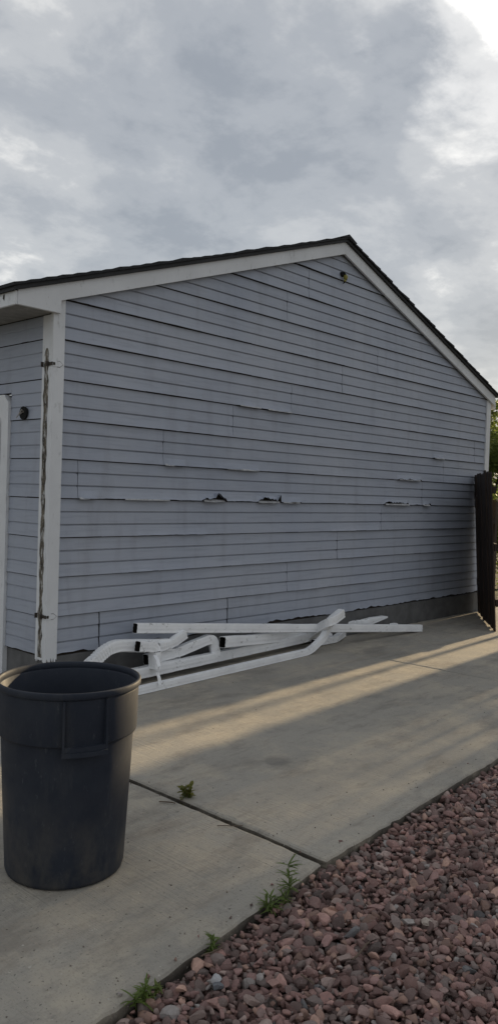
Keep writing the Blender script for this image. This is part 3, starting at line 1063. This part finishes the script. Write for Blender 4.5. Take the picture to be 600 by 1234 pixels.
tree('leafy_tree', (14.6, 3.55, -.14), 4.6, (0, 0, 2.35), (1.9, 1.7, 2.15), 26000, 'sunlit yellow green leafy tree behind the garage corner and gate', 3)
tree('leafy_tree', (13.4, -4.1, -.14), 5.6, (0, 0, 4.3), (1.5, 2.1, 2.0), 30000, 'added unseen leafy tree shading the trash can and gravel from the right', 8, .11)  # second tree added out of view to block sun from can and gravel
tree('leafy_shrub', (11.3, 1.55, -.14), 2.4, (0, 0, 1.1), (.8, .7, 1.0), 7000, 'low green shrub behind the fence post', 5, .06)

# ------------------------------------------------------------------ gravel
bed = mesh_obj('gravel_bed', [(-9, -9.5, -.085), (7.6, -9.5, -.085), (7.6, -2.6, -.085), (-9, -2.6, -.085)], [(0, 1, 2, 3)], MS['soil'])
tag(bed, kind='structure')
def ico(sub):
    bm = bmesh.new()
    bmesh.ops.create_icosphere(bm, subdivisions=sub, radius=1.0)
    v = np.array([p.co[:] for p in bm.verts]); f = np.array([[q.index for q in p.verts] for p in bm.faces])
    bm.free()
    return v, f
IV, IF = ico(2)
IV1, IF1 = ico(1)
def rock_shape(base=None):
    v = (IV if base is None else base).copy()
    k = rng.integers(7, 10)
    for _ in range(k):
        n = rng.normal(size=3); n /= np.linalg.norm(n)
        off = rng.uniform(.34, .72)
        d = v @ n
        v -= np.clip(d-off, 0, None)[:, None]*n[None]
    v /= np.abs(v).max(0)*.5+.42
    return v
ROCKS = [rock_shape() for _ in range(28)]
ROCKS1 = [rock_shape(IV1) for _ in range(20)]
PAL = np.array([1.30, 1.10, 1.00])*np.array([[.205, .128, .118], [.150, .095, .090], [.255, .165, .150], [.105, .078, .075], [.175, .135, .130], [.225, .190, .180],
                [.130, .118, .116], [.275, .190, .155], [.165, .110, .105], [.190, .125, .122]])
PAL = 1.22*(PAL*.85 + PAL.mean(1, keepdims=True)*.15)
def stone_colour():
    c = PAL[rng.integers(len(PAL))]*rng.uniform(.42, 1.3)
    r = rng.random()
    if r < .015:
        c = np.array([.17, .175, .18])*rng.uniform(.7, 1.1)
    elif r < .03:
        c = np.array([.36, .33, .31])*rng.uniform(.8, 1.1)
    return c
def rand_rot():
    q = rng.normal(size=4); q /= np.linalg.norm(q)
    a, b, c, d = q
    return np.array([[1-2*(c*c+d*d), 2*(b*c-a*d), 2*(b*d+a*c)], [2*(b*c+a*d), 1-2*(b*b+d*d), 2*(c*d-a*b)], [2*(b*d-a*c), 2*(c*d+a*b), 1-2*(b*b+c*c)]])
def edge_y(x):
    return edge_line(x)-.006
stones = []
def scatter(x0, x1, y0, y1, cell, zmu, zs, size):
    for xx in np.arange(x0, x1, cell):
        for yy in np.arange(y0, y1, cell):
            x = xx+rng.uniform(-.5, .5)*cell; y = yy+rng.uniform(-.5, .5)*cell
            s = size*rng.lognormal(0, .44)
            s = min(s, size*1.9)
            if y > edge_y(x)-s*.7:
                continue
            und = .014*noise.noise(Vector((x*2.2, y*2.2, 0)))
            stones.append((x, y, zmu+und+rng.normal()*zs, s))
scatter(-2.6, 1.7, -4.65, -2.95, .0230, -.068, .005, .0140)
scatter(-2.6, 1.7, -4.65, -2.95, .0222, -.040, .008, .0133)
scatter(1.7, 7.3, -4.65, -2.7, .042, -.045, .008, .026)
scatter(-5.5, -2.6, -6.4, EDGE, .050, -.045, .010, .031)
scatter(-2.6, 4.0, -6.4, -4.65, .050, -.045, .010, .031)
# the stones that show largest in the picture are pieces of their own
def project(p):
    d = np.array(p)-CAM; z = d @ _f
    return 300+FPX*(d @ R2)/z, 617-FPX*(d @ U2)/z, z
cand = []
for i, (x, y, z, s) in enumerate(stones):
    if z < -.044 or y < -5 or x > 1.5:
        continue
    u, v, dz = project((x, y, z))
    if 0 < u < 600 and 0 < v < 1230:
        cand.append((s/dz, i))
cand.sort(reverse=True)
single = set(i for _, i in cand[:270])
AX = np.array([1.35, 1.0, .70])
allv, allf, allc = [], [], []
off = 0
near_mesh = []
for k, rk in enumerate(ROCKS[:16]):
    me = bpy.data.meshes.new('stone')
    me.from_pydata([tuple(p) for p in rk*AX], [], [tuple(int(q) for q in f) for f in IF])
    me.materials.append(MS['stone'])
    near_mesh.append(me)
def put_stone(x, y, z, s, c, me=None, rot=None, scale=None):
    o = bpy.data.objects.new('stone', me or near_mesh[rng.integers(16)])
    col.objects.link(o)
    o.parent = bed
    o.location = (x, y, z)
    o.scale = scale or (s, s, s)
    o.rotation_euler = rot or (rng.normal()*.45, rng.normal()*.45, rng.uniform(0, 6.28))
    o.color = (*[float(q) for q in c], 1)
    return o
for i, (x, y, z, s) in enumerate(stones):
    c = stone_colour()
    if i in single:
        put_stone(x, y, z+.002, s, c)
        continue
    a = rng.normal()*.5; b = rng.normal()*.5; g_ = rng.uniform(0, 6.28)
    ca, sa, cb, sb, cg, sg = math.cos(a), math.sin(a), math.cos(b), math.sin(b), math.cos(g_), math.sin(g_)
    Rm = np.array([[cg, -sg, 0], [sg, cg, 0], [0, 0, 1]]) @ np.array([[cb, 0, sb], [0, 1, 0], [-sb, 0, cb]]) @ np.array([[1, 0, 0], [0, ca, -sa], [0, sa, ca]])
    deep = z < -.052
    rk = ROCKS1[rng.integers(20)]*1.15 if deep else ROCKS[rng.integers(len(ROCKS))]
    v = (rk*AX*s) @ Rm.T + np.array([x, y, z])
    allv.append(v); allf.append((IF1 if deep else IF)+off); allc.append(np.repeat(np.append(c, 1.0)[None], len(v), 0)); off += len(v)
VV = np.concatenate(allv).astype(np.float32); FF = np.concatenate(allf).astype(np.int32); CC = np.concatenate(allc).astype(np.float32)
me = bpy.data.meshes.new('gravel')
me.vertices.add(len(VV)); me.vertices.foreach_set('co', VV.ravel())
me.loops.add(FF.size); me.loops.foreach_set('vertex_index', FF.ravel())
me.polygons.add(len(FF)); me.polygons.foreach_set('loop_start', np.arange(0, FF.size, 3, dtype=np.int32))
me.update(calc_edges=True)
ca_ = me.color_attributes.new('tint', 'FLOAT_COLOR', 'POINT')
ca_.data.foreach_set('color', CC.ravel())
me.materials.append(MS['gravel'])
go = bpy.data.objects.new('gravel', me)
col.objects.link(go)
go.parent = bed
tag(go, kind='stuff')
for px_, py_ in ((330, 1068), (300, 1092), (215, 1158), (408, 1018), (452, 988), (520, 948), (180, 1180), (360, 1030), (275, 1106), (560, 925), (148, 1200), (236, 1130)):
    P = on_z(px_+rng.uniform(-4, 4), py_-rng.uniform(0, 5), .0)
    z_ = rng.uniform(.004, .008)
    put_stone(P.x, P.y, z_*.55-.004, z_, stone_colour())
gv, gf, go_ = [], [], 0
for k in range(170):
    x = rng.uniform(-2.4, 2.6)
    if k % 3 == 0:
        y = rng.uniform(-3.0, -.2)
    else:
        y = edge_line(x)+.03+abs(rng.normal())*.14
    if k % 5 == 0:
        x = -.635+rng.normal()*.03; y = rng.uniform(-3.1, -.5)
    if abs(x+.635) < .02:
        continue
    r_ = rng.uniform(.0015, .0042)
    v = ROCKS1[rng.integers(20)]*r_+np.array([x, y, r_*.5-(.006 if x < -.635 else 0)])
    gv.append(v); gf.append(IF1+go_); go_ += len(v)
gr_ = mesh_obj('grit', np.concatenate(gv).tolist(), np.concatenate(gf).tolist(), MS['grit'], drive)
tag(gr_, kind='stuff')
# two pebbles that stand out
P = on_z(262, 1181, -.02)
put_stone(P.x, P.y, -.014, .03, (.40, .41, .42), rot=(.1, .1, .3), scale=(.026, .019, .017))
P = on_z(262, 1192, -.03)
put_stone(P.x, P.y, -.022, .03, (.13, .15, .17), rot=(.1, .3, 1.3), scale=(.026, .021, .016))
P = on_z(514, 1112, -.02)
put_stone(P.x, P.y, -.016, .03, (.42, .36, .31), rot=(.1, .1, .5), scale=(.03, .021, .016))

# ------------------------------------------------------------------ weeds and twigs
def blade(verts, faces, p, d, L, wdt, droop, rr, n=5):
    s = d.cross(Vector((0, 0, 1)))
    if s.length < .05:
        s = Vector((1, 0, 0))
    s.normalize()
    b0 = len(verts)
    q = p.copy(); dd = d.copy()
    for i in range(n+1):
        t = i/n
        wv = wdt*(math.sin(math.pi*min(1, .18+t*.82))**.7)*(1 if t < 1 else 0.05)
        verts.append(q-s*wv/2); verts.append(q+s*wv/2)
        dd = (dd+Vector((0, 0, -droop/n))).normalized()
        q = q+dd*L/n
    for i in range(n):
        a = b0+2*i
        faces.append((a, a+1, a+3, a+2))
def weed(loc, label, mat, stems, leaves, h, L, wdt, seed, spread=.5, whorl=True):
    rr = random.Random(seed)
    root = empty('weed', loc)
    tag(root, label, 'weed', 'weeds along the driveway edges')
    bm = bmesh.new()
    verts, faces = [], []
    for s_ in range(stems):
        a = rr.uniform(0, 6.28)
        d = Vector((math.cos(a)*spread*rr.uniform(.2, 1), math.sin(a)*spread*rr.uniform(.2, 1), 1)).normalized()
        hh = h*rr.uniform(.7, 1.0)
        p0 = Vector((rr.uniform(-.012, .012), rr.uniform(-.012, .012), 0))
        tube(bm, [p0, p0+d*hh*.5, p0+d*hh], .0016, 5)
        for k in range(leaves):
            t = rr.uniform(.25, 1.0) if whorl else rr.uniform(.0, 1.0)
            b = rr.uniform(0, 6.28)
            up = .15+.9*t
            e = Vector((math.cos(b), math.sin(b), up*rr.uniform(.5, 1.2))).normalized()
            blade(verts, faces, p0+d*hh*t, e, L*rr.uniform(.6, 1.15), wdt*rr.uniform(.7, 1.2), rr.uniform(.3, 1.2), rr)
    bm_obj('stem', bm, MS['leaf'], root)
    mesh_obj('leaves', verts, faces, mat, root)
    return root
def gp(px, py, z=-.05):
    p = on_z(px, py, z); return (p.x, p.y, z)
def at_edge(x, dy=.02):
    return (x, edge_line(x)-dy, -.045)
weed(at_edge(-.93), 'tallest green weed with narrow leaves at the driveway edge', MS['leaf'], 1, 34, .17, .062, .0095, 11, .12)
weed(at_edge(-.97, .03), 'small green weed shoot at the foot of the tallest weed', MS['leaf'], 2, 10, .08, .045, .007, 12, .4)
weed(at_edge(-1.07), 'grassy green weed tuft left of the tallest weed', MS['leaf'], 5, 9, .075, .06, .007, 13, .45)
weed(at_edge(-1.43), 'sparse green weed by the slab edge above the pale pebble', MS['leaf'], 4, 6, .07, .045, .008, 14, .6)
weed(at_edge(-1.79), 'dark feathery weed nearest the bottom of the picture', MS['leaf'], 4, 11, .075, .05, .0075, 15, .6)
weed(at_edge(-1.73, .035), 'pale green weed touching the dark feathery weed', MS['leafp'], 3, 8, .065, .042, .008, 16, .6)
wr = weed(gp(225, 968, -.03), 'yellowing weed growing out of the joint between the slabs', MS['leafy'], 8, 11, .105, .034, .020, 17, .42, False)

def twig(px, py, L, ang, label, z=.004, r=.003, seed=0):
    p = on_z(px, py, z)
    rr = random.Random(seed)
    pts = [Vector((0, 0, 0))]
    a = ang
    for k in range(5):
        a += rr.uniform(-.3, .3)
        pts.append(pts[-1]+Vector((math.cos(a), math.sin(a), rr.uniform(-.03, .06)))*L/5)
    bm = bmesh.new()
    tube(bm, pts, r, 6)
    o = bm_obj('twig', bm, MS['twig'], None)
    o.location = p
    tag(o, label, 'twig', 'twigs on the ground')
twig(425, 1156, .13, .25, 'longest dry twig lying on the gravel', -.012, .0035, 1)
twig(243, 1152, .09, -.4, 'pale twig on gravel beside the sparse weed', -.012, .003, 2)
twig(192, 966, .085, -.7, 'dark twig on the slab left of the yellowing weed', .002, .003, 3)
twig(262, 995, .12, -.5, 'thin curved twig along the slab joint right of the yellowing weed', .002, .002, 4)
twig(378, 1186, .06, 1.2, 'short upright twig among the gravel low in the picture', -.01, .003, 5)
